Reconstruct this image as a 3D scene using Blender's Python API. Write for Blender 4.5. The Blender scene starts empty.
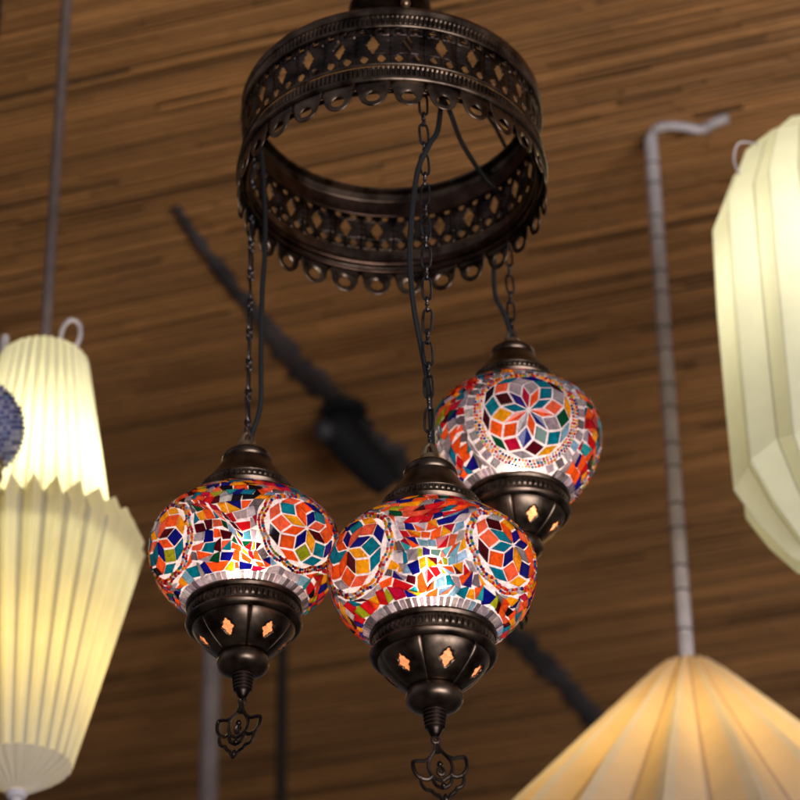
import bpy, math, random
from mathutils import Vector, Matrix
PI = math.pi
rad = math.radians
S = bpy.context.scene
COL = S.collection

# ------------------------------------------------------------------ helpers
class MB:
    """collects geometry; build() links it as ONE mesh object"""
    def __init__(s): s.v = []; s.f = []; s.c = []; s.flat = []
    def add(s, vs, fs, col=None, flat=False):
        o = len(s.v); s.v += [tuple(p) for p in vs]
        for f in fs:
            s.f.append(tuple(i + o for i in f)); s.c.append(col); s.flat.append(flat)
    def mesh(s, name, mat, sharp=38):
        me = bpy.data.meshes.new(name); me.from_pydata(s.v, [], s.f); me.update()
        me.polygons.foreach_set('use_smooth', [not x for x in s.flat])
        if any(c is not None for c in s.c):
            at = me.attributes.new('tint', 'FLOAT_COLOR', 'CORNER'); k = 0
            for p, c in zip(me.polygons, s.c):
                c = c or (.8, .8, .8)
                for _ in p.vertices:
                    at.data[k].color = (c[0], c[1], c[2], 1); k += 1
        if sharp: me.set_sharp_from_angle(angle=rad(sharp))
        me.materials.append(mat); return me
    def build(s, name, mat, parent=None, sharp=38): return link(name, s.mesh(name, mat, sharp), parent)

def link(name, me, parent=None):
    o = bpy.data.objects.new(name, me); COL.objects.link(o)
    if parent: o.parent = parent
    return o
def thing(name, label, cat, loc=(0, 0, 0), group=None):
    o = bpy.data.objects.new(name, None); COL.objects.link(o); o.location = loc
    o.empty_display_size = .02
    return tag(o, label, cat, group)
def tag(o, label, cat, group=None):
    o['label'] = label; o['category'] = cat
    if group: o['group'] = group
    return o

def lathe(b, prof, n=64, mod=None, close=False, col=None, z0=0, flat=False):
    """prof: (r, z) list; mod(theta, i) -> factor added to r"""
    vs = []; m = len(prof)
    for i, (r, z) in enumerate(prof):
        for k in range(n):
            t = 2*PI*k/n; rr = r + (mod(t, i) if mod else 0)
            vs.append((rr*math.cos(t), rr*math.sin(t), z + z0))
    fs = []
    for i in range(m if close else m-1):
        j = (i+1) % m
        for k in range(n):
            l = (k+1) % n
            fs.append((i*n+k, i*n+l, j*n+l, j*n+k))
    b.add(vs, fs, col, flat)

def roll(R, z, r, n=10, sx=1):       # closed round moulding profile
    return [(R + sx*r*math.cos(2*PI*i/n), z + r*math.sin(2*PI*i/n)) for i in range(n)]

def tube(b, pts, r, n=8, closed=False, col=None, cap=True):
    P = [Vector(p) for p in pts]; m = len(P); rs = r if isinstance(r, (list, tuple)) else [r]*m
    T = []
    for i in range(m):
        if closed: t = P[(i+1) % m]-P[i-1]
        else: t = P[min(i+1, m-1)]-P[max(i-1, 0)]
        T.append(t.normalized() if t.length > 1e-9 else Vector((0, 0, 1)))
    up = Vector((0, 0, 1)) if abs(T[0].z) < .9 else Vector((1, 0, 0))
    N = (up - T[0]*up.dot(T[0])).normalized(); vs = []
    for i in range(m):
        N = (N - T[i]*N.dot(T[i])).normalized(); B = T[i].cross(N)
        for k in range(n):
            a = 2*PI*k/n; vs.append(P[i] + (N*math.cos(a)+B*math.sin(a))*rs[i])
    fs = []
    for i in range(m if closed else m-1):
        j = (i+1) % m
        for k in range(n):
            l = (k+1) % n; fs.append((i*n+k, i*n+l, j*n+l, j*n+k))
    if cap and not closed:
        fs.append(tuple(range(n-1, -1, -1))); fs.append(tuple((m-1)*n+k for k in range(n)))
    b.add(vs, fs, col)

def spline(pts, k=8):                # Catmull-Rom through the points
    P = [Vector(p) for p in pts]; out = []
    for i in range(len(P)-1):
        p0 = P[max(i-1, 0)]; p1 = P[i]; p2 = P[i+1]; p3 = P[min(i+2, len(P)-1)]
        for j in range(k):
            t = j/k
            out.append(.5*((2*p1)+(p2-p0)*t+(2*p0-5*p1+4*p2-p3)*t*t+(3*p1-p0-3*p2+p3)*t**3))
    out.append(P[-1]); return out

def ball(b, c, r, nu=10, nv=6, col=None, sz=1):
    vs = [(c[0], c[1], c[2]-r*sz)]
    for i in range(1, nv):
        p = -PI/2 + PI*i/nv
        for k in range(nu):
            t = 2*PI*k/nu
            vs.append((c[0]+r*math.cos(p)*math.cos(t), c[1]+r*math.cos(p)*math.sin(t), c[2]+r*sz*math.sin(p)))
    vs.append((c[0], c[1], c[2]+r*sz)); fs = []
    for k in range(nu):
        l = (k+1) % nu; fs.append((0, 1+l, 1+k)); fs.append((len(vs)-1, 1+(nv-2)*nu+k, 1+(nv-2)*nu+l))
        for i in range(nv-2):
            a = 1+i*nu; fs.append((a+k, a+l, a+nu+l, a+nu+k))
    b.add(vs, fs, col)

def supr(t, w, h, p):                # super-ellipse radius
    return (abs(math.cos(t)/w)**p + abs(math.sin(t)/h)**p)**(-1/p)
def rect_pts(w, h, n=6):             # perimeter of a w x h rectangle about 0, counter-clockwise
    c = [(-w/2, -h/2), (w/2, -h/2), (w/2, h/2), (-w/2, h/2)]; o = []
    for i in range(4):
        a = c[i]; d = c[(i+1) % 4]
        for k in range(n): o.append((a[0]+(d[0]-a[0])*k/n, a[1]+(d[1]-a[1])*k/n))
    return o
def holed(b, outer, cen, rfun, mapf, K=3, flat=False):
    """sheet between a star-shaped outline and a hole, mapped to 3-D"""
    n = len(outer); vs = []
    for (x, y) in outer:
        t = math.atan2(y-cen[1], x-cen[0]); r = rfun(t)
        hx, hy = cen[0]+r*math.cos(t), cen[1]+r*math.sin(t)
        for k in range(K+1):
            s = k/K; vs.append(mapf(x+(hx-x)*s, y+(hy-y)*s))
    fs = []
    for i in range(n):
        j = (i+1) % n
        for k in range(K): fs.append((i*(K+1)+k, j*(K+1)+k, j*(K+1)+k+1, i*(K+1)+k+1))
    b.add(vs, fs, None, flat)
def solid(o, t, off=0):
    m = o.modifiers.new('thickness', 'SOLIDIFY'); m.thickness = t; m.offset = off; return o

# ------------------------------------------------------------------ materials
def lin(r, g, b):
    f = lambda c: (c/255/12.92) if c/255 <= .04045 else ((c/255+.055)/1.055)**2.4
    return (f(r), f(g), f(b))
def mat(name):
    m = bpy.data.materials.new(name); m.use_nodes = True
    nt = m.node_tree; nt.nodes.clear(); return m, nt, nt.nodes, nt.links
def out(nt, sock):
    o = nt.nodes.new('ShaderNodeOutputMaterial'); nt.links.new(sock, o.inputs['Surface'])
def node(nt, t, **kw):
    n = nt.nodes.new(t)
    for k, v in kw.items():
        if k in n.inputs: n.inputs[k].default_value = v
        else: setattr(n, k, v)
    return n
def rgba(c): return (c[0], c[1], c[2], 1)
def noise_mix(nt, c1, c2, scale, lo=.35, hi=.65, detail=5, stretch=None, coord='Object'):
    tc = node(nt, 'ShaderNodeTexCoord'); src = tc.outputs[coord]
    if stretch:
        mp = node(nt, 'ShaderNodeMapping'); mp.inputs['Scale'].default_value = stretch
        nt.links.new(src, mp.inputs['Vector']); src = mp.outputs['Vector']
    nz = node(nt, 'ShaderNodeTexNoise', Scale=scale, Detail=detail); nt.links.new(src, nz.inputs['Vector'])
    cr = node(nt, 'ShaderNodeValToRGB'); cr.color_ramp.elements[0].position = lo; cr.color_ramp.elements[1].position = hi
    cr.color_ramp.elements[0].color = rgba(c1); cr.color_ramp.elements[1].color = rgba(c2)
    nt.links.new(nz.outputs['Fac'], cr.inputs['Fac']); return cr, nz
def metal(name, c1, c2, r1=.25, r2=.5, scale=60, metallic=1.0):
    m, nt, N, L = mat(name)
    cr, nz = noise_mix(nt, c1, c2, scale)
    p = node(nt, 'ShaderNodeBsdfPrincipled', Metallic=metallic); L.new(cr.outputs['Color'], p.inputs['Base Color'])
    mr = node(nt, 'ShaderNodeMapRange'); mr.inputs['To Min'].default_value = r1; mr.inputs['To Max'].default_value = r2
    L.new(nz.outputs['Fac'], mr.inputs['Value']); L.new(mr.outputs['Result'], p.inputs['Roughness'])
    bp = node(nt, 'ShaderNodeBump', Strength=.18, Distance=.0006); L.new(nz.outputs['Fac'], bp.inputs['Height'])
    L.new(bp.outputs['Normal'], p.inputs['Normal']); out(nt, p.outputs['BSDF']); return m
def plain(name, col, rough=.6, metallic=0, var=.12, scale=40):
    m, nt, N, L = mat(name)
    cr, nz = noise_mix(nt, [c*(1-var) for c in col], [min(1, c*(1+var)) for c in col], scale)
    p = node(nt, 'ShaderNodeBsdfPrincipled', Roughness=rough, Metallic=metallic)
    L.new(cr.outputs['Color'], p.inputs['Base Color']); out(nt, p.outputs['BSDF']); return m
def emitter(name, col, s):
    m, nt, N, L = mat(name); e = node(nt, 'ShaderNodeEmission', Color=rgba(col), Strength=s); out(nt, e.outputs[0]); return m
def glassy(name, col=None, trans=.6, clear=.25, rough=.15, var=True, see=.0, coat=0):
    """coloured art glass: a glossy face, light let through frosted and partly clear. colour from 'tint' when col is None"""
    m, nt, N, L = mat(name)
    if col is None:
        a = node(nt, 'ShaderNodeAttribute', attribute_name='tint'); src = a.outputs['Color']
    else:
        c = node(nt, 'ShaderNodeRGB'); c.outputs[0].default_value = rgba(col); src = c.outputs[0]
    if var:                                  # streaks and seeds in the glass
        tc = node(nt, 'ShaderNodeTexCoord')
        nz = node(nt, 'ShaderNodeTexNoise', Scale=230, Detail=3, Distortion=1.2); L.new(tc.outputs['Object'], nz.inputs['Vector'])
        mr = node(nt, 'ShaderNodeMapRange'); mr.inputs['From Min'].default_value = .3; mr.inputs['From Max'].default_value = .7
        mr.inputs['To Min'].default_value = .62; mr.inputs['To Max'].default_value = 1.12; L.new(nz.outputs['Fac'], mr.inputs['Value'])
        vm = node(nt, 'ShaderNodeVectorMath', operation='SCALE'); L.new(src, vm.inputs[0]); L.new(mr.outputs['Result'], vm.inputs['Scale'])
        src = vm.outputs['Vector']
    p = node(nt, 'ShaderNodeBsdfPrincipled', Roughness=rough); L.new(src, p.inputs['Base Color'])
    p.inputs['Coat Weight'].default_value = coat
    t = node(nt, 'ShaderNodeBsdfTranslucent'); L.new(src, t.inputs['Color'])
    tr = node(nt, 'ShaderNodeBsdfRefraction', Roughness=.42, IOR=1.2); L.new(src, tr.inputs['Color'])
    m1 = node(nt, 'ShaderNodeMixShader', Fac=clear); L.new(t.outputs[0], m1.inputs[1]); L.new(tr.outputs[0], m1.inputs[2])
    m2 = node(nt, 'ShaderNodeMixShader', Fac=trans); L.new(p.outputs[0], m2.inputs[1]); L.new(m1.outputs[0], m2.inputs[2])
    ts = node(nt, 'ShaderNodeBsdfTransparent'); L.new(src, ts.inputs['Color'])
    m3 = node(nt, 'ShaderNodeMixShader', Fac=see); L.new(m2.outputs[0], m3.inputs[1]); L.new(ts.outputs[0], m3.inputs[2])
    out(nt, m3.outputs[0]); return m
def paper(name, col, tcol, trans=.5):
    """paper that lets light through; 'tint' is lower where the fold or a glue seam makes it double"""
    m, nt, N, L = mat(name)
    a = node(nt, 'ShaderNodeAttribute', attribute_name='tint')
    cr, nz = noise_mix(nt, [c*.93 for c in col], col, 30, .3, .7, 8)
    d = node(nt, 'ShaderNodeBsdfDiffuse'); L.new(cr.outputs[0], d.inputs['Color'])
    cr2, nz2 = noise_mix(nt, [c*.9 for c in tcol], tcol, 30, .3, .7, 8)
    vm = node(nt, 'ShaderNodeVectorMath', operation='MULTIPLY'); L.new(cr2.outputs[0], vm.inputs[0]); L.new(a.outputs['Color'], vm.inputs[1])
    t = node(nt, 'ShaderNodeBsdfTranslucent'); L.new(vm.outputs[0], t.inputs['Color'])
    mx = node(nt, 'ShaderNodeMixShader', Fac=trans); L.new(d.outputs[0], mx.inputs[1]); L.new(t.outputs[0], mx.inputs[2])
    out(nt, mx.outputs[0]); return m

BRONZE = metal('antique_bronze', (.046, .031, .023), (.20, .138, .098), .24, .46)
BRONZE_DK = metal('dark_bronze', (.02, .015, .013), (.095, .066, .052), .24, .46)
COPPER = metal('coppery_bronze', (.03, .017, .012), (.10, .055, .038), .26, .42)
BRASS = metal('worn_brass', (.22, .14, .08), (.36, .24, .14), .3, .5)
STEEL = metal('chain_wire', (.035, .03, .03), (.1, .085, .085), .3, .5, 90)
CABLE = plain('black_cable', (.006, .006, .007), .55)
TILE = glassy('stained_glass_tile', None, .70, .22, .07, True, .30, 1.0)
GROUT = glassy('frosted_grout', (.44, .42, .55), .64, .24, .35, True, .05)
BEAD = glassy('glass_bead', None, .5, .15, .08, False)
PANE = glassy('amber_pane', (1.0, .40, .20), .42, .03, .4, True)
BULB = emitter('warm_bulb', (1.0, .75, .46), 86)
PAPER_W = paper('cream_paper', (.78, .75, .68), (.92, .88, .52))
PAPER_Y = paper('yellow_paper', (.8, .78, .64), (.95, .91, .64))
PAPER_O = paper('peach_paper', (.85, .70, .56), (.95, .70, .34))
LED = emitter('lantern_bulb', (1.0, .95, .80), 62)
LED_SOFT = emitter('soft_lantern_bulb', (1.0, .96, .84), 31)
LED_WARM = emitter('warm_lantern_bulb', (1.0, .70, .28), 46)
CORD_W = plain('white_cord', (.6, .53, .53), .7)
CORD_DK = plain('dark_cord', (.12, .10, .10), .7)
CORD_BR = plain('grey_brown_cord', (.17, .12, .1), .6)
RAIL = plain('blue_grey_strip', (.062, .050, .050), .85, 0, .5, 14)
BLACK = plain('black_plastic', (.005, .005, .006), .8)
LENS = plain('grey_lens', (.05, .05, .055), .5)

# ------------------------------------------------------------------ lamp ring
RING_C = (-.0044, 1.9989, 3.0075)
RR = .1255
ring = thing('lamp_ring', 'dark bronze openwork ring with scalloped lower edge carrying three mosaic lamps', 'lamp ring', RING_C)
NP = 28; PW = 2*PI*RR/NP
def on_ring(R):
    def f(u, z, dr=0):
        t = u/RR
        return ((R+dr)*math.cos(t), (R+dr)*math.sin(t), z)
    return f
b = MB()                                                     # rolled top rim with a flat inner lip
lathe(b, [(RR-.010, .0845), (RR-.004, .0845), (RR+.0008, .083), (RR+.0022, .0795), (RR+.001, .0758), (RR-.002, .0745),
          (RR-.003, .0755), (RR-.0028, .078), (RR-.004, .0815), (RR-.010, .0825)], 128, close=True)
b.build('top_rim', BRONZE, ring)
def reeded(zl, zh, name):
    b = MB(); n = NP*7*4; h = (zh-zl)
    def mod(t, i):
        k = int(round(t/(2*PI)*n)) % 4
        return (.0012 if k in (0, 1) else -.0011) if i in (1, 2) else 0
    lathe(b, [(RR, zl), (RR, zl+h*.12), (RR, zh-h*.12), (RR, zh)], n, mod)
    lathe(b, [(RR-.0022, zl), (RR-.0022, zh)], 96)
    return b.build(name, BRONZE, ring, sharp=30)
reeded(.0655, .075, 'reeded_band'); reeded(.0135, .0250, 'reeded_band')
for (z, r, e) in ((.0638, .0018, .0012), (.0264, .0012, .0012), (.0112, .0030, .0022)):
    b = MB(); lathe(b, roll(RR+e, z, r), 128, close=True); b.build('bead_moulding', BRONZE, ring)
b = MB()                                                     # inner seam rolls seen on the far side
for z, r in ((.0600, .0016), (.0112, .0034), (.0035, .0018)): lathe(b, roll(RR-.0036, z, r), 128, close=True)
lathe(b, [(RR-.0022, .062), (RR-.0026, .070), (RR-.0034, .0745)], 128)
b.build('inner_moulding', COPPER, ring)
b = MB()                                                     # pierced band: lozenges between two rows of small holes
zb, zt = .0276, .0628
z1 = zb+.0098; z2 = zt-.0075
fm = on_ring(RR)
def emboss(u, z):
    x = (u % PW)/PW                                          # 0 and 1 at the palmettes between lozenges
    d = min(x, 1-x); y = (z-zb)/(zt-zb)
    leaf = max(0, 1-(d/.17)**2)*max(0, 1-((y-.52)/.36)**2)
    rib = .5*max(0, 1-abs(d)/.022)+.35*max(0, 1-abs(d-.09)/.03)*(1 if .2 < y < .85 else 0)
    return -.0030*leaf*(.75+.25*math.cos(40*y)) + .0008*rib
for i in range(NP):
    u0 = i*PW
    mp = lambda x, y, u0=u0: fm(u0+PW/2+x, y, emboss(u0+PW/2+x, y))
    cy = (z1+z2)/2
    holed(b, [(x, cy+y) for x, y in rect_pts(PW, z2-z1, 10)], (0, cy), lambda t: supr(t, .0054, .0106, .98)*(1+.10*math.cos(8*t)), mp, 6)
    for s in (-1, 1):
        cx = s*PW/4; cy1 = (zb+z1)/2; cy2 = (zt+z2)/2
        holed(b, [(cx+x, cy1+y) for x, y in rect_pts(PW/2, z1-zb, 5)], (cx, cy1), lambda t: supr(t, .0039, .0044, 1.05), mp, 2)
        holed(b, [(cx+x, cy2+y) for x, y in rect_pts(PW/2, zt-z2, 5)], (cx, cy2), lambda t: supr(t, .0029, .0029, 1.6), mp, 2)
solid(b.build('fretwork_band', BRONZE_DK, ring, sharp=50), .0009)
b = MB()                                                     # plain lip flaring into scallops with drop-shaped holes
fl = lambda u, z: fm(u, z, .0022 + (.009-z)*.06)
for i in range(NP):
    u0 = i*PW + PW/2
    a = PW*.415; top = .0100; sh = -.0015
    o = [(-PW/2, top), (-PW/2, top-.004), (-PW/2, .0030), (-PW*.47, .0012), (-a*1.0, sh)]
    for k in range(1, 16):
        t = PI+PI*k/16; o.append((a*math.cos(t), sh+.0135*math.sin(t)))
    o += [(a*1.0, sh), (PW*.47, .0012), (PW/2, .0030), (PW/2, top-.004), (PW/2, top), (PW*.25, top), (0, top), (-PW*.25, top)]
    holed(b, o, (0, -.0066), lambda t: supr(t, .0056, .0043, 2)*(1+.34*max(0, math.sin(t))**6), lambda x, y, u0=u0: fl(u0+x, y), 3)
solid(b.build('scalloped_edge', BRONZE, ring, sharp=50), .0009)
LAMP = {'C': (.0217, 1.883, 2.579), 'L': (-.1238, 2.0396, 2.6866), 'B': (.0960, 2.104, 2.8303)}
ZA = .079                                                    # height of the chain hooks over the lip
for k in LAMP:
    dx, dy = LAMP[k][0]-RING_C[0], LAMP[k][1]-RING_C[1]
    d = math.hypot(dx, dy); ux, uy = dx/d, dy/d
    b = MB(); tube(b, spline([(ux*(RR-.002), uy*(RR-.002), ZA+.002), (ux*(RR-.005), uy*(RR-.005), ZA+.001), (dx, dy, ZA)], 4), .0022, 8)
    b.build('chain_hook', BRONZE_DK, ring)
for t in (-84, 36, 156):
    c, s = math.cos(rad(t)), math.sin(rad(t))
    b = MB(); ball(b, (c*(RR-.001), s*(RR-.001), .0885), .0042, 12, 8)
    tube(b, [(c*(RR-.001), s*(RR-.001), .079), (c*(RR-.001), s*(RR-.001), .087)], .002, 8)
    kn = b.build('knob', BRASS, ring)
    b = MB(); tube(b, spline([(c*(RR-.001), s*(RR-.001), .092), (c*.105, s*.105, .118), (c*.060, s*.060, .150), (c*.028, s*.028, .187)], 6), .0018, 8)
    b.build('support_wire', BRONZE_DK, ring)
b = MB(); lathe(b, [(0, .176), (.020, .176), (.034, .179), (.036, .183), (.032, .189), (.022, .202), (.012, .216), (.009, .235), (0, .236)], 48); b.build('canopy', BRONZE_DK, ring)
b = MB(); tube(b, [(0, 0, .236), (0, 0, 3.71-RING_C[2])], .004, 10)
for zz in (.40, .55): lathe(b, roll(.0035, zz, .0022), 16, close=True)
b.build('suspension_rod', BRONZE_DK, ring)
ring.rotation_euler = (rad(-2.0), 0, 0); ring.scale = (1, 1, 1.08)

# ------------------------------------------------------------------ mosaic globes
PAL = {k: lin(*v) for k, v in dict(orange=(246, 96, 30), coral=(247, 108, 70), red=(205, 24, 34), crimson=(190, 18, 60), amber=(252, 176, 24),
       lime=(168, 182, 36), teal=(8, 128, 156), aqua=(40, 170, 176), navy=(14, 18, 128), indigo=(50, 36, 130), maroon=(78, 12, 24), green=(8, 84, 50),
       dark=(24, 16, 26), silver=(166, 160, 168), smoke=(112, 106, 112), sky=(128, 176, 205), clear=(205, 200, 205), white=(225, 220, 220)).items()}
def pick(rnd, w):
    ks = list(w); c = PAL[rnd.choices(ks, [w[k] for k in ks])[0]]
    g = rnd.uniform(.78, 1.16); return tuple(min(1, x*g*rnd.uniform(.93, 1.07)) for x in c)
W_FILL = dict(orange=27, coral=9, red=12, crimson=5, amber=13, lime=4, teal=11, aqua=4, navy=9, indigo=2, maroon=5, green=5, dark=3, silver=8, sky=4, clear=5)
W_BEAD = dict(red=22, amber=26, orange=10, clear=14, navy=9, teal=9, lime=5, crimson=8)
W_SILV = dict(silver=10, smoke=6, clear=3, sky=1)

class Globe:
    def __init__(s, a, bu, bl, zlo, zhi, seed):
        s.a, s.bu, s.bl, s.zlo, s.zhi = a, bu, bl, zlo, zhi; s.r = random.Random(seed); s.t = MB(); s.d = MB(); s.med = []; s.w = [s.r.uniform(0, 6.28) for _ in range(4)]
    def pt(s, d, h):
        bz = s.bu if d.z > 0 else s.bl
        p = Vector((s.a*d.x, s.a*d.y, bz*d.z)); n = Vector((d.x/s.a, d.y/s.a, d.z/bz)).normalized(); return p + n*h
    def ok(s, d): return s.zlo < (s.bu if d.z > 0 else s.bl)*d.z < s.zhi
    def tile(s, ds, col, inset=.07, h=.0016):
        if not all(s.ok(d) for d in ds): return
        c = sum((s.pt(d, 0) for d in ds), Vector())/len(ds); n = len(ds)
        lo = [s.pt(d, .0001) for d in ds]; hi = [s.pt(d, h) for d in ds]
        cc = sum(hi, Vector())/n
        a = sum(((hi[i]-cc).cross(hi[(i+1) % n]-cc)).length for i in range(n))/2
        if a < 9e-6: return
        nn = Vector((0, 0, 0))
        for i in range(n): nn += (hi[i]-cc).cross(hi[(i+1) % n]-cc)
        if nn.dot(cc) < 0: lo.reverse(); hi.reverse()
        til = Vector((s.r.uniform(-1, 1), s.r.uniform(-1, 1), s.r.uniform(-1, 1)))*.055
        hi = [cc+(p-cc)*(1-inset) for p in hi]
        hi = [p + cc.normalized()*(p-cc).dot(til) for p in hi]
        vs = lo+hi; fs = [tuple(range(n, 2*n))]+[(i, (i+1) % n, n+(i+1) % n, n+i) for i in range(n)]
        s.t.add(vs, fs, col, True)
    def frame(s, lon, lat):
        c = Vector((math.cos(lat)*math.cos(lon), math.cos(lat)*math.sin(lon), math.sin(lat)))
        e1 = Vector((-math.sin(lon), math.cos(lon), 0)); return c, e1, c.cross(e1)
    def az(s, fr, x, y, Rm=.068):
        c, e1, e2 = fr; q = math.hypot(x, y)
        if q < 1e-9: return c
        p = q/Rm; return c*math.cos(p)+(e1*x/q+e2*y/q)*math.sin(p)
    def bead(s, d, r, col):
        if s.ok(d): ball(s.d, s.pt(d, r*.55), r, 7, 5, col)
    def star(s, lon, lat, side, folds, rings, rot, cols, outline):
        keep = s.t, s.d; s.t, s.d = MB(), MB()
        fr = s.frame(lon, lat); u = [Vector((math.cos(rot+2*PI*j/folds), math.sin(rot+2*PI*j/folds)))*side for j in range(folds)]
        U = lambda j: u[j % folds]; Z = Vector((0, 0))
        for rg in range(rings):
            for j in range(folds):
                m = sum((U(j+i) for i in range(1, rg+1)), Z); q = [m, m+U(j), m+U(j)+U(j+rg+1), m+U(j+rg+1)]
                cc = sum(q, Z)/4; g = .00055
                q = [cc+(p-cc)*(1-g*2/side*1.6) for p in q]
                w = cols[rg]; k = w[j % len(w)] if s.r.random() < .55 else s.r.choice(['orange', 'teal', 'navy', 'maroon', 'amber', 'coral', 'silver'])
                s.tile([s.az(fr, p.x, p.y) for p in q], pick(s.r, {k: 1}))
        # beads
        for (r0, amp, n) in outline['beads']:
            for i in range(n):
                t = 2*PI*i/n; r = r0+amp*abs(math.cos(outline.get('lob', folds)/2*(t-rot)))
                r += s.r.uniform(-.0004, .0004)
                s.bead(s.az(fr, r*math.cos(t), r*math.sin(t)), s.r.uniform(.0011, .0015), pick(s.r, W_BEAD))
        if 'squares' not in outline: r0, w = outline['edge'], 0
        else:
            r0, w, n = outline['squares']
            for i in range(n):
                t0 = 2*PI*(i+.12)/n; t1 = 2*PI*(i+.88)/n; j = s.r.uniform(-.0006, .0006); ra, rb = r0+j, r0+w+j+s.r.uniform(-.0006, .0006)
                s.tile([s.az(fr, ra*math.cos(t0), ra*math.sin(t0)), s.az(fr, ra*math.cos(t1), ra*math.sin(t1)),
                        s.az(fr, rb*math.cos(t1-.01), rb*math.sin(t1-.01)), s.az(fr, rb*math.cos(t0+.01), rb*math.sin(t0+.01))], pick(s.r, W_SILV), .1)
        s.med.append((s.t, s.d)); s.t, s.d = keep
        return fr[0], (r0+w+.0010)/.068
    def fill(s, meds, cell=.0074):
        l0, l1 = math.asin(s.zlo/s.bl), math.asin(s.zhi/s.bu)
        rows = max(6, int(round((l1-l0)*.063/cell))); ed = [l0+(l1-l0)*i/rows for i in range(rows+1)]
        for i in range(rows):
            la, lb = ed[i], ed[i+1]; lm = (la+lb)/2; silver = i in (0, rows-1)
            n = max(10, int(2*PI*s.a*math.cos(lm)/(cell*(.62 if silver else 1.0)))); ph = s.r.random()
            xs = [k+ph+(0 if silver else s.r.uniform(-.26, .26)) for k in range(n)]
            tops = [x+(0 if silver else s.r.uniform(-.5, .5)) for x in xs]
            for k in range(n):
                x0, x1 = xs[k], xs[(k+1) % n]+(n if k == n-1 else 0); y0, y1 = tops[k], tops[(k+1) % n]+(n if k == n-1 else 0)
                g = .035; gl = .00035/.063
                jt = (lambda: 0) if silver else (lambda: s.r.uniform(-.022, .022))
                if silver: g = .14
                Q = [(x0+g, la+gl+jt()), (x1-g, la+gl+jt()), (y1-g, lb-gl+jt()), (y0+g, lb-gl+jt())]
                Q = [(2*PI*x/n, y) for x, y in Q]
                if not silver:                                  # hand-laid rows wander
                    e = lambda y: min(1, max(0, (y-ed[1])/.2))*min(1, max(0, (ed[-2]-y)/.2))
                    Q = [(x+e(y)*(.10*math.sin(4*y+3*x+s.w[0])+.03*math.sin(11*y+s.w[1])), y+e(y)*(.09*math.sin(4*x+s.w[2])+.045*math.sin(9*x+5*y+s.w[3]))) for x, y in Q]
                D = [Vector((math.cos(y)*math.cos(x), math.cos(y)*math.sin(x), math.sin(y))) for x, y in Q]
                D2 = []; ins = 0
                for d in D:
                    for c, am in meds:
                        a = math.acos(max(-1, min(1, d.dot(c))))
                        if a < am:
                            ins += 1; e = (d-c*math.cos(a)); e = e.normalized() if e.length > 1e-6 else e
                            d = c*math.cos(am)+e*math.sin(am)
                    D2.append(d)
                if ins >= 4: continue
                if any(math.acos(max(-1, min(1, d.dot(c)))) < am-.01 for d in D2 for c, am in meds): continue
                near = min([math.acos(max(-1, min(1, sum(D2, Vector()).normalized().dot(c))))-am for c, am in meds] or [1])
                if silver or (near < .075 and s.r.random() < .62): s.tile(D2, pick(s.r, W_SILV), .12)
                elif s.r.random() < .22:
                    c1 = pick(s.r, W_FILL); c2 = pick(s.r, W_FILL)
                    if s.r.random() < .5: s.tile([D2[0], D2[1], D2[2]], c1, .1); s.tile([D2[0], D2[2], D2[3]], c2, .1)
                    else: s.tile([D2[0], D2[1], D2[3]], c1, .1); s.tile([D2[1], D2[2], D2[3]], c2, .1)
                else: s.tile(D2, pick(s.r, W_FILL), .07)

# shared metalwork meshes --------------------------------------------------------
MESH = {}
def once(key, fn):
    if key not in MESH: MESH[key] = fn()
    return MESH[key]
def cap_mesh():
    b = MB(); lathe(b, [(.0362, .0385), (.0385, .0408), (.0402, .0432), (.0410, .0450), (.0402, .0466), (.0386, .0474), (.0374, .0478), (.0368, .0530), (.0372, .0539), (.0364, .0551), (.0350, .0562), (.0334, .0582),
                        (.0304, .0622), (.0272, .0668), (.0242, .0714), (.0216, .0754), (.0198, .0790)], 72)
    return b.mesh('cap', BRONZE)
def collar_mesh():
    b = MB(); lathe(b, [(.0165, .0738), (.0178, .0742), (.0197, .0762), (.0202, .0788), (.0194, .0812), (.0168, .0838), (.0120, .0856), (.0070, .0862), (0, .0862)], 48)
    return b.mesh('collar', BRONZE)
def beading(R, z, h, n, name):
    b = MB()
    for i in range(n):
        t = 2*PI*i/n; c, s = math.cos(t), math.sin(t); w = PI*R/n*.72
        vs = []
        for k in range(4):
            for (du, dz) in ((-w, -h/2), (w, -h/2), (w, h/2), (-w, h/2))[k:k+1]:
                vs.append((R*c-s*du, R*s+c*du, z+dz))
        for (du, dz) in ((-w*.55, -h*.32), (w*.55, -h*.32), (w*.55, h*.32), (-w*.55, h*.32)):
            rr = R+.0014; vs.append((rr*c-s*du, rr*s+c*du, z+dz))
        b.add(vs, [(4, 5, 6, 7), (0, 1, 5, 4), (1, 2, 6, 5), (2, 3, 7, 6), (3, 0, 4, 7)])
    return b.mesh(name, BRONZE, 60)
def rim_mesh():
    b = MB()
    lathe(b, [(.0405, -.0455), (.0430, -.0452), (.0455, -.0465), (.0462, -.0485), (.0452, -.0505), (.0436, -.0512),
              (.0432, -.0515), (.0432, -.0600), (.0438, -.0603), (.0452, -.0612), (.0459, -.0630), (.0452, -.0650), (.0436, -.0664), (.0415, -.0672), (.0402, -.0668)], 80)
    return b.mesh('rim', BRONZE)
def bowl_r(z):                                               # bowl profile, z from -.066 down to -.0905
    s = (-.066-z)/.0245; s = max(0, min(1, s))
    return .0408-.0222*(s**1.7) - .0008*math.sin(PI*s)
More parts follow.
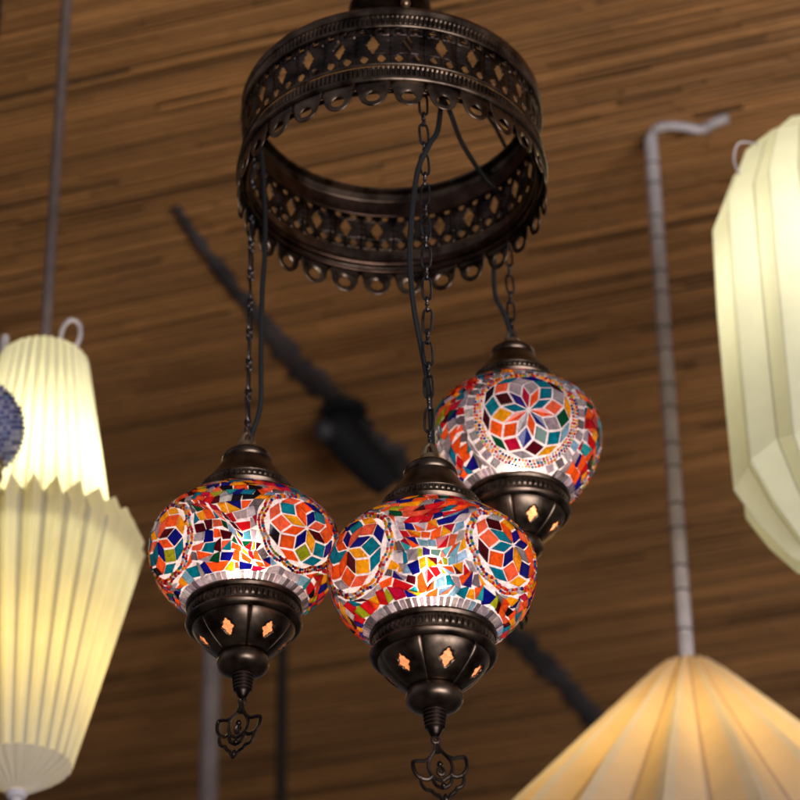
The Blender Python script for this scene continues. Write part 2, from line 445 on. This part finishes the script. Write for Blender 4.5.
def bowl_pt(phi, z, dr=0):
    x = abs(((phi/(PI/3)) % 1)-.5)*2                          # 1 on the crease between two of the six lobes
    r = bowl_r(z)*(1-.022*max(0, (x-.55)/.45)**2)+dr
    return (r*math.cos(phi), r*math.sin(phi), z)
def bowl_mesh():
    b = MB(); zc = -.0800; W = PI/3; zA, zB = -.0655, -.0905
    for i in range(6):
        p0 = (i+.5)*W
        o = [(x, (zA+zB)/2+y) for x, y in rect_pts(W, zA-zB, 9)]
        holed(b, o, (0, zc), lambda t: supr(t, .125, .0052, .82) if 0 else (lambda q: q)(hole_r(t)), lambda x, y, p0=p0: bowl_pt(p0+x, y), 7)
    return b.mesh('bowl', BRONZE, 60)
def hole_r(t):                                               # ogee diamond in (angle, height) space
    c, s = math.cos(t), math.sin(t); w, h = .160, .0058
    # work in scaled space so the outline is regular
    k = math.atan2(s/h, c/w); R = supr(k, 1, 1, 1.0)*(1+.10*math.cos(8*k))
    return R/math.hypot(c/w, s/h)
def pane_mesh():
    b = MB(); n = 8; W = .21; vs = []
    for j in range(n+1):
        for k in range(n+1): vs.append(bowl_pt(PI/6-W+2*W*k/n, -.0800-.0072+.0144*j/n, -.0036))
    b.add(vs, [(j*(n+1)+k, j*(n+1)+k+1, (j+1)*(n+1)+k+1, (j+1)*(n+1)+k) for j in range(n) for k in range(n)])
    return b.mesh('window_pane', PANE)
def knob_mesh():
    b = MB(); lathe(b, [(.0165, -.0888), (.0186, -.0892), (.0196, -.0902), (.0186, -.0914), (.0178, -.0920), (.0188, -.0938), (.0205, -.0972), (.0206, -.1005),
                        (.0190, -.1042), (.0150, -.1070), (.0105, -.1084), (.0085, -.1090)], 48)
    return b.mesh('knob', BRONZE)
def finial_mesh():
    b = MB(); pr = [(.0085, -.1088)]; z = -.1090; r = .0082
    for i in range(5):
        pr += [(r, z), (r+.0007, z-.0009), (r+.0006, z-.0018), (r-.0005, z-.0026)]; z -= .0028; r -= .00035
    pr += [(.0055, z-.001), (.0040, z-.004), (.0024, z-.006), (0, z-.0066)]
    lathe(b, pr, 28); tube(b, [(.0026*math.cos(2*PI*i/14), 0, z-.0078+.0026*math.sin(2*PI*i/14)) for i in range(14)], .0008, 6, True)
    return b.mesh('finial', BRONZE_DK)
def charm_mesh():
    b = MB(); w = .00145
    def cv(p, r=w, mir=True):
        for sx in ((1, -1) if mir else (1,)):
            tube(b, spline([(sx*x*.001, 0, z*.001) for x, z in p], 6), r, 7)
    tube(b, [(.0022*math.cos(2*PI*i/14), 0, -.0022+.0026*math.sin(2*PI*i/14)) for i in range(14)], w, 7, True)
    tube(b, [(0, 0, -.0046), (0, 0, -.0085), (0, 0, -.012)], [.0013, .0019, .0028], 8)
    cv([(1.2, -6), (2.2, -10), (5.5, -14.5), (8.2, -19), (8.4, -24), (6.5, -29), (3, -31.5), (0, -33)])
    cv([(5.5, -14.5), (10, -17), (15, -16.6), (18.6, -17.2), (19.3, -21), (18.2, -26), (15.2, -29.6), (10.5, -31), (6.5, -29)])
    cv([(15.2, -29.6), (15.2, -34), (13, -38), (9.2, -39.5), (7.2, -42), (4.2, -44), (2.2, -47), (0, -49.5)])
    cv([(6.5, -29), (6.4, -33), (4.2, -36.5), (0, -38.5)])
    cv([(0, -22), (1.9, -25), (1.9, -27.5), (0, -29)])
    ball(b, (0, 0, -.0205), .0024, 10, 7); ball(b, (0, 0, -.0365), .0022, 10, 7); ball(b, (0, 0, -.0462), .0022, 10, 7, sz=1.6)
    return b.mesh('charm', BRONZE_DK)
def bracket_mesh():
    b = MB()
    for sx in (-1, 1): tube(b, [(sx*.0056, 0, .0855), (sx*.0048, 0, .094), (sx*.003, 0, .1015), (0, 0, .1045)], [.0030, .0026, .0021, .0018], 8)
    lathe(b, [(.0088, .0858), (.0088, .0880), (.0072, .0890), (.0068, .0935), (0, .0938)], 20)
    return b.mesh('hook_bracket', BRASS)
def socket_mesh():
    b = MB(); lathe(b, [(0, .050), (.011, .050), (.012, .030), (.012, .012), (0, .012)], 24); return b.mesh('socket', BRASS)
def bulb_mesh():
    b = MB(); lathe(b, [(.006, .012), (.0085, .004), (.0125, -.008), (.0135, -.016), (.0115, -.024), (.006, -.0295), (0, -.031)], 14); return b.mesh('bulb', BULB)
def long_link():
    b = MB(); hw, hl, p = .0034, .0106, []
    for i in range(24):
        t = 2*PI*i/24; p.append((hw*math.copysign(abs(math.cos(t))**.8, math.cos(t)), 0, hl*math.copysign(abs(math.sin(t))**.55, math.sin(t))))
    tube(b, p, .00105, 7, True)
    for s in (-1, 1): lathe(b, [(q[0], q[1]+s*.0098) for q in roll(.0009, 0, .0012, 8)], 10, close=True)
    return b.mesh('link', STEEL)
def eye_link():
    b = MB()
    for s in (-1, 1): tube(b, [(0, .0021*math.cos(2*PI*i/14), s*.0036+.0027*math.sin(2*PI*i/14)) for i in range(14)], .00108, 7, True)
    lathe(b, roll(.0008, 0, .0011, 8), 10, close=True)
    return b.mesh('link', STEEL)

def lamp(key, label, a, meds, style, rot0, seed, bowl_rot, charm_rot, chain_rot, cable, scale=1.0, bl=.0605, dz=-.0035):
    loc = LAMP[key]; t = thing('mosaic_pendant_lamp', label, 'pendant lamp', loc, 'mosaic lamps hanging from the ring')
    g = Globe(.075, .046, bl, -.815*bl, .0392, seed); M = []
    for (lon, lat) in meds:
        if style == 'round':
            M.append(g.star(rad(lon), rad(lat), .0116, 10, 4, .2, [['teal', 'coral', 'crimson', 'indigo', 'teal', 'amber', 'orange', 'maroon', 'sky', 'orange'], ['orange', 'silver', 'green', 'teal', 'coral'], ['teal', 'dark', 'green', 'silver', 'coral', 'crimson'], ['navy', 'teal', 'dark', 'orange', 'green', 'silver', 'crimson', 'sky', 'coral', 'maroon']],
                     dict(beads=[(.0386, 0, 84), (.0409, 0, 90), (.0432, 0, 96)], squares=(.0450, .0068, 31))))
        else:
            M.append(g.star(rad(lon), rad(lat), .0122, 8, 3, .15+rot0*len(M), [['coral', 'navy', 'orange', 'teal', 'orange', 'navy', 'amber', 'maroon'], ['teal', 'orange', 'teal', 'maroon', 'orange', 'lime'], ['navy', 'teal', 'coral', 'dark', 'orange', 'teal', 'indigo', 'amber']],
                     dict(beads=[(.0322, .0020, 92), (.0347, .0022, 98)], lob=8, edge=.0376)))
    g.fill(M)
    b = MB(); n = 28; lo, hi = math.asin(-.828), math.asin(.0396/.046)
    lathe(b, [(.075*math.cos(q), (.046 if q > 0 else bl)*math.sin(q)) for q in [lo+(hi-lo)*i/n for i in range(n+1)]], 96)
    gl = b.build('globe', GROUT, t, sharp=0)
    g.t.build('mosaic_tiles', TILE, gl, sharp=0)
    for mt, md in g.med: mt.build('star_medallion', TILE, gl, sharp=0); md.build('bead_ring', BEAD, gl, sharp=0)
    cp = link('cap', once('cap', cap_mesh), t)
    link('beading', once('capbead', lambda: beading(.0370, .0504, .0046, 56, 'beading')), cp); link('collar', once('collar', collar_mesh), cp).location = (0, 0, .004)
    link('hook_bracket', once('bracket', bracket_mesh), t).location = (0, 0, .004)
    cup = link('cup', once('rim', rim_mesh), t); cup.location = (0, 0, dz)
    link('beading', once('cupbead', lambda: beading(.0432, -.0558, .0066, 60, 'beading')), cup)
    bo = link('bowl', once('bowl', bowl_mesh), cup); bo.rotation_euler = (0, 0, rad(bowl_rot)); solid(bo, .0017, -1) if not bo.modifiers else None
    for i in range(6):
        p = link('window_pane', once('pane', pane_mesh), cup); p.rotation_euler = (0, 0, rad(bowl_rot)+i*PI/3)
    link('knob', once('knob', knob_mesh), cup).location = (0, 0, .0022)
    link('finial', once('finial', finial_mesh), t).location = (0, 0, dz+.0022)
    ch = link('charm', once('charm', charm_mesh), t); ch.location = (0, 0, dz-.1268); ch.rotation_euler = charm_rot
    link('socket', once('socket', socket_mesh), t); link('bulb', once('bulb', bulb_mesh), t).location = (0, 0, -.042 if style == 'round' else 0)
    # chain from the bracket up to the ring arm
    ztop = (RING_C[2]+ZA-.004-loc[2])/scale; z = .1105
    b = MB(); tube(b, spline([(.003, 0, ztop+.001), (0, 0, ztop+.0045), (-.003, 0, ztop), (-.0012, 0, ztop-.006), (.0024, 0, ztop-.009), (.0012, 0, ztop-.0125), (-.002, 0, ztop-.010)], 5), .0009, 7)
    c = b.build('chain', STEEL, t); k = 0; rnd = random.Random(seed)
    while z < ztop-.012:
        if k % 2 == 0:
            o = link('link', once('eye', eye_link), c); o.location = (0, 0, z+.0045); z += .0125
        else:
            o = link('link', once('long', long_link), c); o.location = (0, 0, z+.0066); z += .0172
        o.rotation_euler = (rnd.uniform(-.05, .05), rnd.uniform(-.07, .07), rad(chain_rot)+rnd.uniform(-.18, .18)); k += 1
    b = MB(); hub = [(RING_C[i]-loc[i])/scale for i in range(3)]
    tube(b, spline(([(hub[0], hub[1], hub[2]+.182)] if key != 'L' else [])+cable, 8), .0022, 8); b.build('cable', CABLE, t)
    t.scale = (scale,)*3
    return t
zc = RING_C[2]-LAMP['C'][2]
lamp('C', 'front mosaic lamp on the longest chain, largest of three, bulb shining above its cup', .075, [(-40, -5), (-143, -5), (88, -5)], 'petal', .3, 34, 17-60, (rad(3), rad(-9), rad(10)), 8,
     [(-.004, .06, zc+.10), (.014, .022, zc+.045), (.012, .004, zc-.02), (.004, -.004, zc-.045), (-.006, -.006, zc-.075), (-.0125, -.005, zc-.14), (-.011, -.002, zc-.19), (-.0055, .003, .20), (-.0005, .004, .165), (.001, .004, .14), (.002, .003, .110), (0, .001, .088)], 1.0, .0620, -.005)
zl = RING_C[2]-LAMP['L'][2]
lamp('L', 'left mosaic lamp beside the two-tier pleated lantern, its rhombus star turned right', .075, [(-47, -11), (-152, -9), (82, -9)], 'petal', .22, 12, 40, (rad(-2), rad(7), rad(-28)), 78,
     [(-.002, 0, zl+.078), (.006, -.001, zl+.072), (.010, -.004, zl+.03), (.012, -.004, zl-.03), (.010, -.003, zl-.08), (.010, -.002, zl-.14), (.010, 0, .135), (.004, 0, .108), (0, 0, .088)])
zb_ = (RING_C[2]-LAMP['B'][2])
lamp('B', 'rear mosaic lamp on the shortest chain with a round beaded star facing front', .075, [(-83, -15), (37, -12), (157, -12)], 'round', 0, 7, 20, (0, rad(4), rad(72)), 20,
     [(-.075, -.16, zb_+.10), (-.057, -.195, zb_+.035), (-.045, -.16, zb_+.024), (-.022, -.07, zb_+.050), (-.004, -.012, zb_+.068), (-.013, -.006, zb_+.02), (-.014, -.004, zb_-.03), (-.006, -.002, .125), (-.001, 0, .105), (0, 0, .088)], .945, .0790, -.0185)

# ------------------------------------------------------------------ blue beaded globe at the left edge
t = thing('blue_mosaic_globe', 'blue and white beaded mosaic globe cut by the left picture edge', 'pendant lamp', (-.4095, 2.3687, 3.0051))
g = Globe(.0545, .0475, .0475, -.037, .039, 5)
b = MB(); lo, hi = math.asin(-.0375/.0475), math.asin(.0395/.0475)
lathe(b, [(.0545*math.cos(lo+(hi-lo)*i/24), .0475*math.sin(lo+(hi-lo)*i/24)) for i in range(25)], 72)
gl = b.build('globe', glassy('lavender_grout', (.30, .30, .46), .3, .05, .5, False), t, sharp=0)
rnd = random.Random(3)
W_BLUE = dict(navy=13, indigo=6, dark=3, white=9, clear=6, sky=4)
for i in range(1350):
    z = 1-2*(i+.5)/1350; ph = i*2.399963; q = math.sqrt(1-z*z); d = Vector((q*math.cos(ph), q*math.sin(ph), z))
    band = math.sin(3*ph)*.25
    g.bead(d, rnd.uniform(.0011, .0017), pick(rnd, dict(navy=10, indigo=5) if abs(z-band) < .07 else W_BLUE))
g.d.build('seed_beads', BEAD, gl, sharp=0)
for key, name in (('cap', 'cap'), ('collar', 'collar'), ('rim', 'cup'), ('bowl', 'bowl'), ('knob', 'knob')):
    o = link(name, MESH[key], t); o.scale = (.82, .82, .8)
b = MB(); tube(b, [(0, 0, .066), (.001, 0, .3), (0, 0, 3.71-3.0051)], .002, 8); b.build('cable', CABLE, t)

# ------------------------------------------------------------------ paper lanterns
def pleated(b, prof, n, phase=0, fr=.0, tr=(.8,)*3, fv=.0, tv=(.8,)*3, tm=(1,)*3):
    """folded paper. prof rows: (r_ridge, z_ridge, r_valley, z_valley, twist); fr / fv: share of each fold face taken by the tinted band at ridge / valley"""
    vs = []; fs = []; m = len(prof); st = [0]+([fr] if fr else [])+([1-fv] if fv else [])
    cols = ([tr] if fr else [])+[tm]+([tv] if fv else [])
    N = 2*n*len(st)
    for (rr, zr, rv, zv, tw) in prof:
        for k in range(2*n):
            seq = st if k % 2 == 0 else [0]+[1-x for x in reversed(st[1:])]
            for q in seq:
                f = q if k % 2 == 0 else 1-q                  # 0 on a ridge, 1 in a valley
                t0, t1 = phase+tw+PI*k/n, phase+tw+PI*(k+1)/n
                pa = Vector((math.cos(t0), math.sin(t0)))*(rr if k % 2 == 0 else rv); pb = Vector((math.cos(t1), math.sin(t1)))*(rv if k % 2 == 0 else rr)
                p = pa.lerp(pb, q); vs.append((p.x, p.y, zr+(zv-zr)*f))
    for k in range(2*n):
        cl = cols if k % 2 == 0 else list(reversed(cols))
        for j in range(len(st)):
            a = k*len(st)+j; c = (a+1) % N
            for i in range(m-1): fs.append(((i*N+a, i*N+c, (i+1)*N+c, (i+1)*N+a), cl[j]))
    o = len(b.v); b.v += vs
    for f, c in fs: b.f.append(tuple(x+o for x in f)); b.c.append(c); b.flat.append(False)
def bulb(parent, z, r, mat_, name='bulb'):
    b = MB(); ball(b, (0, 0, z), r, 12, 8, sz=1.25); return b.build(name, mat_, parent)

# two-tier lantern, left
L1 = (-.3557, 2.4798, 2.9401)
t = thing('pleated_lantern', 'two-tier cream pleated paper lantern glowing white, hanging left of the mosaic lamps', 'paper lantern', L1)
up = MB(); P = []
for i in range(9):
    s = i/8; z = .233-(.233-.0)*s; r = .047+.037*s; am = .0026+.0020*s
    P.append((r+am, z, r-am, z, 0))
P = [(.030, .2440, .029, .2438, 0), (.041, .2415, .039, .2410, 0)]+P
pleated(up, P, 30, 0, 0, (.8,)*3, .30, (.42, .40, .34)); up.build('upper_shade', PAPER_W, t, sharp=25)  # dark valley tint paints the pleat shade into the paper
lw = MB(); P = []
for (r, z) in ((.099, .022), (.107, .010), (.1135, -.002), (.110, -.016), (.098, -.070), (.0865, -.120), (.075, -.170), (.063, -.222), (.0545, -.258)):
    am = .0125*max(.14, 1+z/.30)
    P.append((r+am*.6, z+(.006 if z > .02 else 0), r-am, z-(.004 if z > .02 else 0), 0))
pleated(lw, P, 27, PI/2, .16, (1, 1, 1), .26, (.30, .29, .22), (.82, .82, .76)); lw.build('lower_shade', PAPER_W, t, sharp=25)  # pleat shading put into the tint: light ridges, dark valleys
b = MB(); pleated(b, [(r+.0014, z, r-.0014, z, 0) for r, z in ((.0545, -.2585), (.046, -.266), (.030, -.276), (.012, -.287))], 27, PI/2, 0, (.8,)*3, 0, (.8,)*3, (.30, .28, .35))  # darker tint paints the bottom as if the bulb barely reached it
b.build('bottom_shade', PAPER_W, t, sharp=25)
b = MB(); lathe(b, [(.004, -.284), (.010, -.285), (.0118, -.289), (.010, -.294), (.0058, -.296), (.0054, -.32), (0, -.321)], 20); b.build('finial', CORD_W, t)
b = MB(); tube(b, [(0, 0, .243), (0, 0, (3.71-L1[2])/.9)], .0065, 10); b.build('hanging_rod', CORD_BR, t)
b = MB(); tube(b, spline([(.020, -.004, .243), (.018, -.004, .268), (.026, -.004, .285), (.037, -.004, .281), (.039, -.004, .262), (.031, -.004, .240)], 7), .0026, 8); b.build('hanging_loop', CORD_W, t)
b = MB(); tube(b, [(-.046, 0, .24), (-.045, 0, .262), (-.045, 0, .268)], [.0055, .0055, .004], 10); b.build('cord_end', CORD_W, t)
bulb(t, .085, .022, LED); bulb(t, -.13, .017, LED_WARM, 'lower_bulb'); t.scale = (.9,)*3

# faceted yellow lantern, right
L2 = (.4285, 2.3829, 3.0893)
t = thing('faceted_lantern', 'pale yellow faceted paper lantern at the right edge, above the peach cone lantern', 'paper lantern', L2)
b = MB(); n = 13
pleated(b, [(.028, .262, .026, .262, 0), (.060, .246, .055, .246, 0), (.092, .212, .083, .214, 0), (.1175, .146, .106, .150, 0), (.1195, .05, .1075, .05, 0), (.1190, -.05, .1070, -.05, 0),
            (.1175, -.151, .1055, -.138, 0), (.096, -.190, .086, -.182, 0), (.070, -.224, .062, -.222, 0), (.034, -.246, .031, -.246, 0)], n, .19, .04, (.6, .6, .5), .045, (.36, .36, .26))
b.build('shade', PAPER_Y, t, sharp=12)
b = MB(); tube(b, [(0, 0, .262), (0, 0, 3.71-L2[2])], .004, 8); b.build('suspension_cord', CORD_W, t)
b = MB(); tube(b, spline([(-.070, -.045, .214), (-.090, -.045, .216), (-.097, -.045, .198), (-.094, -.045, .180), (-.088, -.045, .172)], 6), .0012, 6); b.build('hanging_loop', CORD_W, t)
b = MB(); lathe(b, [(0, .266), (.032, .265), (.034, .260), (0, .259)], 24); b.build('top_disc', CORD_W, t)
bulb(t, .075, .026, LED_SOFT)

# peach cone lantern, bottom right, on a white ribbed cord
L3 = (.3044, 2.8358, 2.9780)
t = thing('cone_lantern', 'peach pleated cone lantern lit orange inside, hanging from a white ribbed cord', 'paper lantern', L3)
b = MB(); P = []
for (r, z) in ((.010, .0050), (.026, .002), (.040, -.011), (.060, -.033), (.11, -.090), (.20, -.192), (.30, -.308)):
    am = min(.016, .0008+.075*r)
    P.append((r+am*.6, z+am*.45, r-am*.5, z-am*.5, 0))
pleated(b, P, 20, .1, .24, (.86, 1.08, 1.9), .08, (.5, .42, .35), (1, 1.02, 1.05)); b.build('shade', PAPER_O, t, sharp=20)  # tint makes ridge strips whiter and valley lines darker
b = MB(); zt_ = 3.685-L3[2]
tube(b, [(0, 0, -.004)]+[(0, 0, zt_*i/8) for i in range(9)], .0084, 12)
c = b.build('cord', CORD_W, t)
bm_ = MB(); lathe(bm_, roll(.0082, 0, .0014, 6), 14, close=True); bm_ = bm_.mesh('cord_band', CORD_DK); z = .045; i = 0
while z < zt_-.03:
    link('cord_band', bm_, c).location = (0, 0, z); z += .030 if i % 2 else .048; i += 1
b = MB(); tube(b, spline([(0, 0, zt_-.012), (.0015, -.004, zt_+.006), (.012, -.018, zt_+.006), (.034, -.0224, zt_+.003), (.0589, -.0154, zt_+.003), (.075, -.028, zt_+.004), (.0895, -.036, zt_+.004)], 7), [.0062]*15+[.0056]*14+[.0062]*14, 10)
b.build('cord_tail', CORD_W, c)
b = MB(); tube(b, [(0, 0, .002), (0, 0, -.105)], .0035, 8); lathe(b, [(0, -.100), (.013, -.101), (.016, -.112), (.016, -.150), (0, -.152)], 20); b.build('lamp_holder', CORD_W, t)
bulb(t, -.19, .030, LED_WARM)

# far cords
b = MB(); tube(b, [(0, 0, 0), (0, 0, 1.2)], .0135, 12); lathe(b, [(.0135, 1.19), (.032, 1.195), (.034, 1.21), (0, 1.212)], 20)
o = tag(b.build('hanging_tube', plain('pale_tube', (.34, .28, .27), .5)), 'pale grey tube hanging behind the left mosaic lamp', 'hanging tube'); o.location = (-.2856, 3.9351, 3.695-1.2)
b = MB(); tube(b, [(0, 0, 0), (0, 0, 1.2)], .0085, 10); lathe(b, [(.0085, 1.19), (.02, 1.195), (.022, 1.21), (0, 1.212)], 20)
o = tag(b.build('dark_cord', plain('dim_cord', (.03, .022, .018), .6)), 'thin dark cord hanging between the left and front mosaic lamps', 'cord'); o.location = (-.1855, 4.0509, 3.695-1.2)

# ------------------------------------------------------------------ ceiling, strip and spotlight
ZC = 3.70
dirx = Vector((1, -.33)).normalized(); diry = Vector((-dirx.y, dirx.x))
rnd = random.Random(44); b = MB(); w = .0052
cen = Vector((0, 3.6))
for i in range(-330, 710):
    v = i*w + rnd.uniform(-.001, .001); s = -3.6 + rnd.uniform(-1, 0)
    base = rnd.gauss(.5, .16)
    while s < 3.6:
        L = rnd.uniform(.2, .9); e = min(s+L, 3.8); k = max(0, min(1, base+rnd.gauss(0, .10)))
        col = [a_+(b_-a_)*k for a_, b_ in zip((.14, .057, .014), (.58, .262, .078))]
        g_ = rnd.uniform(.8, 1.15); col = [x*g_ for x in col]
        ww = w*.5*rnd.uniform(.85, 1.1); zz = ZC + rnd.uniform(-.003, .003); dv = rnd.uniform(-.006, .006)
        vs = []
        for q, vv in ((s, v), (e-.003, v+dv)):
            for (o_, h_) in ((-1, 0), (-.55, -.0032), (.55, -.0032), (1, 0)):
                p = cen + dirx*q + diry*(vv+o_*ww); vs.append((p.x, p.y, zz+h_))
        b.add(vs, [(0, 1, 5, 4), (1, 2, 6, 5), (2, 3, 7, 6)], col); s = e
def reed_mat():
    m, nt, N, L = mat('dry_reed')
    a = node(nt, 'ShaderNodeAttribute', attribute_name='tint')
    tc = node(nt, 'ShaderNodeTexCoord'); mp = node(nt, 'ShaderNodeMapping'); mp.inputs['Rotation'].default_value = (0, 0, math.atan2(.33, 1)); mp.inputs['Scale'].default_value = (7, 70, 1)
    L.new(tc.outputs['Object'], mp.inputs['Vector'])
    n1 = node(nt, 'ShaderNodeTexNoise', Scale=1.6, Detail=6); L.new(mp.outputs[0], n1.inputs['Vector'])
    n2 = node(nt, 'ShaderNodeTexNoise', Scale=2.6, Detail=4); L.new(tc.outputs['Object'], n2.inputs['Vector'])
    r1 = node(nt, 'ShaderNodeMapRange'); r1.inputs['From Min'].default_value = .3; r1.inputs['From Max'].default_value = .7; r1.inputs['To Min'].default_value = .86; r1.inputs['To Max'].default_value = 1.12
    L.new(n1.outputs['Fac'], r1.inputs['Value'])
    r2 = node(nt, 'ShaderNodeMapRange'); r2.inputs['From Min'].default_value = .3; r2.inputs['From Max'].default_value = .7; r2.inputs['To Min'].default_value = .8; r2.inputs['To Max'].default_value = 1.15
    L.new(n2.outputs['Fac'], r2.inputs['Value'])
    mu = node(nt, 'ShaderNodeMath', operation='MULTIPLY'); L.new(r1.outputs[0], mu.inputs[0]); L.new(r2.outputs[0], mu.inputs[1])
    vm = node(nt, 'ShaderNodeVectorMath', operation='SCALE'); L.new(a.outputs['Color'], vm.inputs[0]); L.new(mu.outputs[0], vm.inputs['Scale'])
    p = node(nt, 'ShaderNodeBsdfPrincipled', Roughness=.55); L.new(vm.outputs[0], p.inputs['Base Color']); out(nt, p.outputs[0]); return m
ceil = b.build('ceiling', reed_mat(), sharp=0); ceil['kind'] = 'structure'
b = MB(); q = [cen+dirx*u_+diry*v_ for u_, v_ in ((-3.6, -1.72), (3.6, -1.72), (3.6, 3.7), (-3.6, 3.7))]
b.add([(p.x, p.y, ZC+.006) for p in q]+[(p.x, p.y, ZC+.03) for p in q], [(0, 1, 2, 3), (4, 5, 6, 7), (0, 1, 5, 4), (1, 2, 6, 5), (2, 3, 7, 6), (3, 0, 4, 7)], None, True)
o = b.build('roof', plain('roof_board', (.05, .028, .014), .9), sharp=0); o['kind'] = 'structure'

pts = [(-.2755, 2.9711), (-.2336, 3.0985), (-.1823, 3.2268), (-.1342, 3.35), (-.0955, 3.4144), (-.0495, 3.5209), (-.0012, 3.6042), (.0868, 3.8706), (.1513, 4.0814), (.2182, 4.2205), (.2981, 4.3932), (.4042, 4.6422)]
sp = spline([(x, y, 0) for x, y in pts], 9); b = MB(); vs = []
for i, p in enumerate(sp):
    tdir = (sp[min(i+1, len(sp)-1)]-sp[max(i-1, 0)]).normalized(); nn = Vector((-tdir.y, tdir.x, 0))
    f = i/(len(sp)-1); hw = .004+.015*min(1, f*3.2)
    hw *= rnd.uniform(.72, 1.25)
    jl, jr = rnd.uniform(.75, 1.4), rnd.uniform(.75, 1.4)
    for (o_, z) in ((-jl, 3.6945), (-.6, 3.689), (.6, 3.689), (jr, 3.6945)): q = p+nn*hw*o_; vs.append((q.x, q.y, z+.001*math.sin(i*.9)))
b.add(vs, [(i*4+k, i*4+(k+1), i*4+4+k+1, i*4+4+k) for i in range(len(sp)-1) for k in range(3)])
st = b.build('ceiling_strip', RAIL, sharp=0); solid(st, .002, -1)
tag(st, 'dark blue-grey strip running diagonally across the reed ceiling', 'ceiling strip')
t = thing('spotlight', 'black spotlight fixed to the dark strip on the reed ceiling', 'spotlight', (-.0765, 3.4400, 3.685))
b = MB(); lathe(b, [(0, .003), (.030, .003), (.032, -.003), (.030, -.008), (0, -.009)], 24); b.build('base', BLACK, t)
b = MB(); tube(b, [(0, 0, -.008), (.002, .004, -.030)], .008, 10); b.build('stem', BLACK, t)
ax = Vector((.62, .62, -.42)).normalized()
b = MB(); q0 = Vector((-.022, -.020, -.030)); tube(b, [q0, q0+ax*.012, q0+ax*.06, q0+ax*.10, q0+ax*.125], [.018, .026, .028, .026, .021], 24); b.build('head', BLACK, t)
b = MB(); ball(b, tuple(q0+Vector((-.004, -.012, -.022))), .016, 14, 8); b.build('lens_cap', LENS, t)

# ------------------------------------------------------------------ light
w_ = bpy.data.worlds.new('World'); S.world = w_; w_.use_nodes = True
nt = w_.node_tree; bg = nt.nodes['Background']; bg.inputs['Strength'].default_value = .2
tc = node(nt, 'ShaderNodeTexCoord'); sx = node(nt, 'ShaderNodeSeparateXYZ'); nt.links.new(tc.outputs['Generated'], sx.inputs[0])
cr = node(nt, 'ShaderNodeValToRGB'); e = cr.color_ramp.elements                 # dim street below, pale sky above
e[0].position = .40; e[0].color = (.20, .17, .16, 1); e[1].position = .62; e[1].color = (1.0, .98, 1.1, 1)
mr = node(nt, 'ShaderNodeMapRange'); mr.inputs['From Min'].default_value = -1; nt.links.new(sx.outputs['Z'], mr.inputs['Value'])
nt.links.new(mr.outputs[0], cr.inputs['Fac']); nt.links.new(cr.outputs[0], bg.inputs['Color'])
ld = bpy.data.lights.new('shopfront_daylight', 'AREA'); ld.shape = 'RECTANGLE'; ld.size = 2.4; ld.size_y = 1.4; ld.energy = 135; ld.color = (.95, .95, 1.0)
lo_ = bpy.data.objects.new('shopfront_daylight', ld); COL.objects.link(lo_); lo_.location = (1.4, -1.0, 1.3)
lo_.rotation_euler = (Vector((0.1, 2.7, 3.4))-Vector(lo_.location)).to_track_quat('-Z', 'Y').to_euler()

# ------------------------------------------------------------------ camera
cd = bpy.data.cameras.new('camera'); cam = bpy.data.objects.new('camera', cd); COL.objects.link(cam)
th, ro = rad(32.0), rad(-.72)
R0 = Vector((1, 0, 0)); F = Vector((0, math.cos(th), math.sin(th))); U0 = Vector((0, -math.sin(th), math.cos(th)))
R = R0*math.cos(ro)+U0*math.sin(ro); U = U0*math.cos(ro)-R0*math.sin(ro)
mw = Matrix((( R.x, U.x, -F.x, 0), (R.y, U.y, -F.y, 0), (R.z, U.z, -F.z, 1.55), (0, 0, 0, 1)))
cam.matrix_world = mw
cd.sensor_width = 36; cd.lens = 2950/800*36; cd.clip_start = .05; cd.clip_end = 200
cd.dof.use_dof = True; cd.dof.focus_distance = 2.18; cd.dof.aperture_fstop = (cd.lens/1000)/.016
S.camera = cam
S.view_settings.view_transform = 'Standard'; S.view_settings.look = 'None'; S.view_settings.exposure = 0; S.view_settings.gamma = 1
S.cycles.use_denoising = True
S.cycles.max_bounces = 14; S.cycles.diffuse_bounces = 6; S.cycles.transmission_bounces = 12; S.cycles.transparent_max_bounces = 24
S.cycles.sample_clamp_indirect = 6; S.cycles.caustics_reflective = False; S.cycles.caustics_refractive = True; S.cycles.blur_glossy = .5
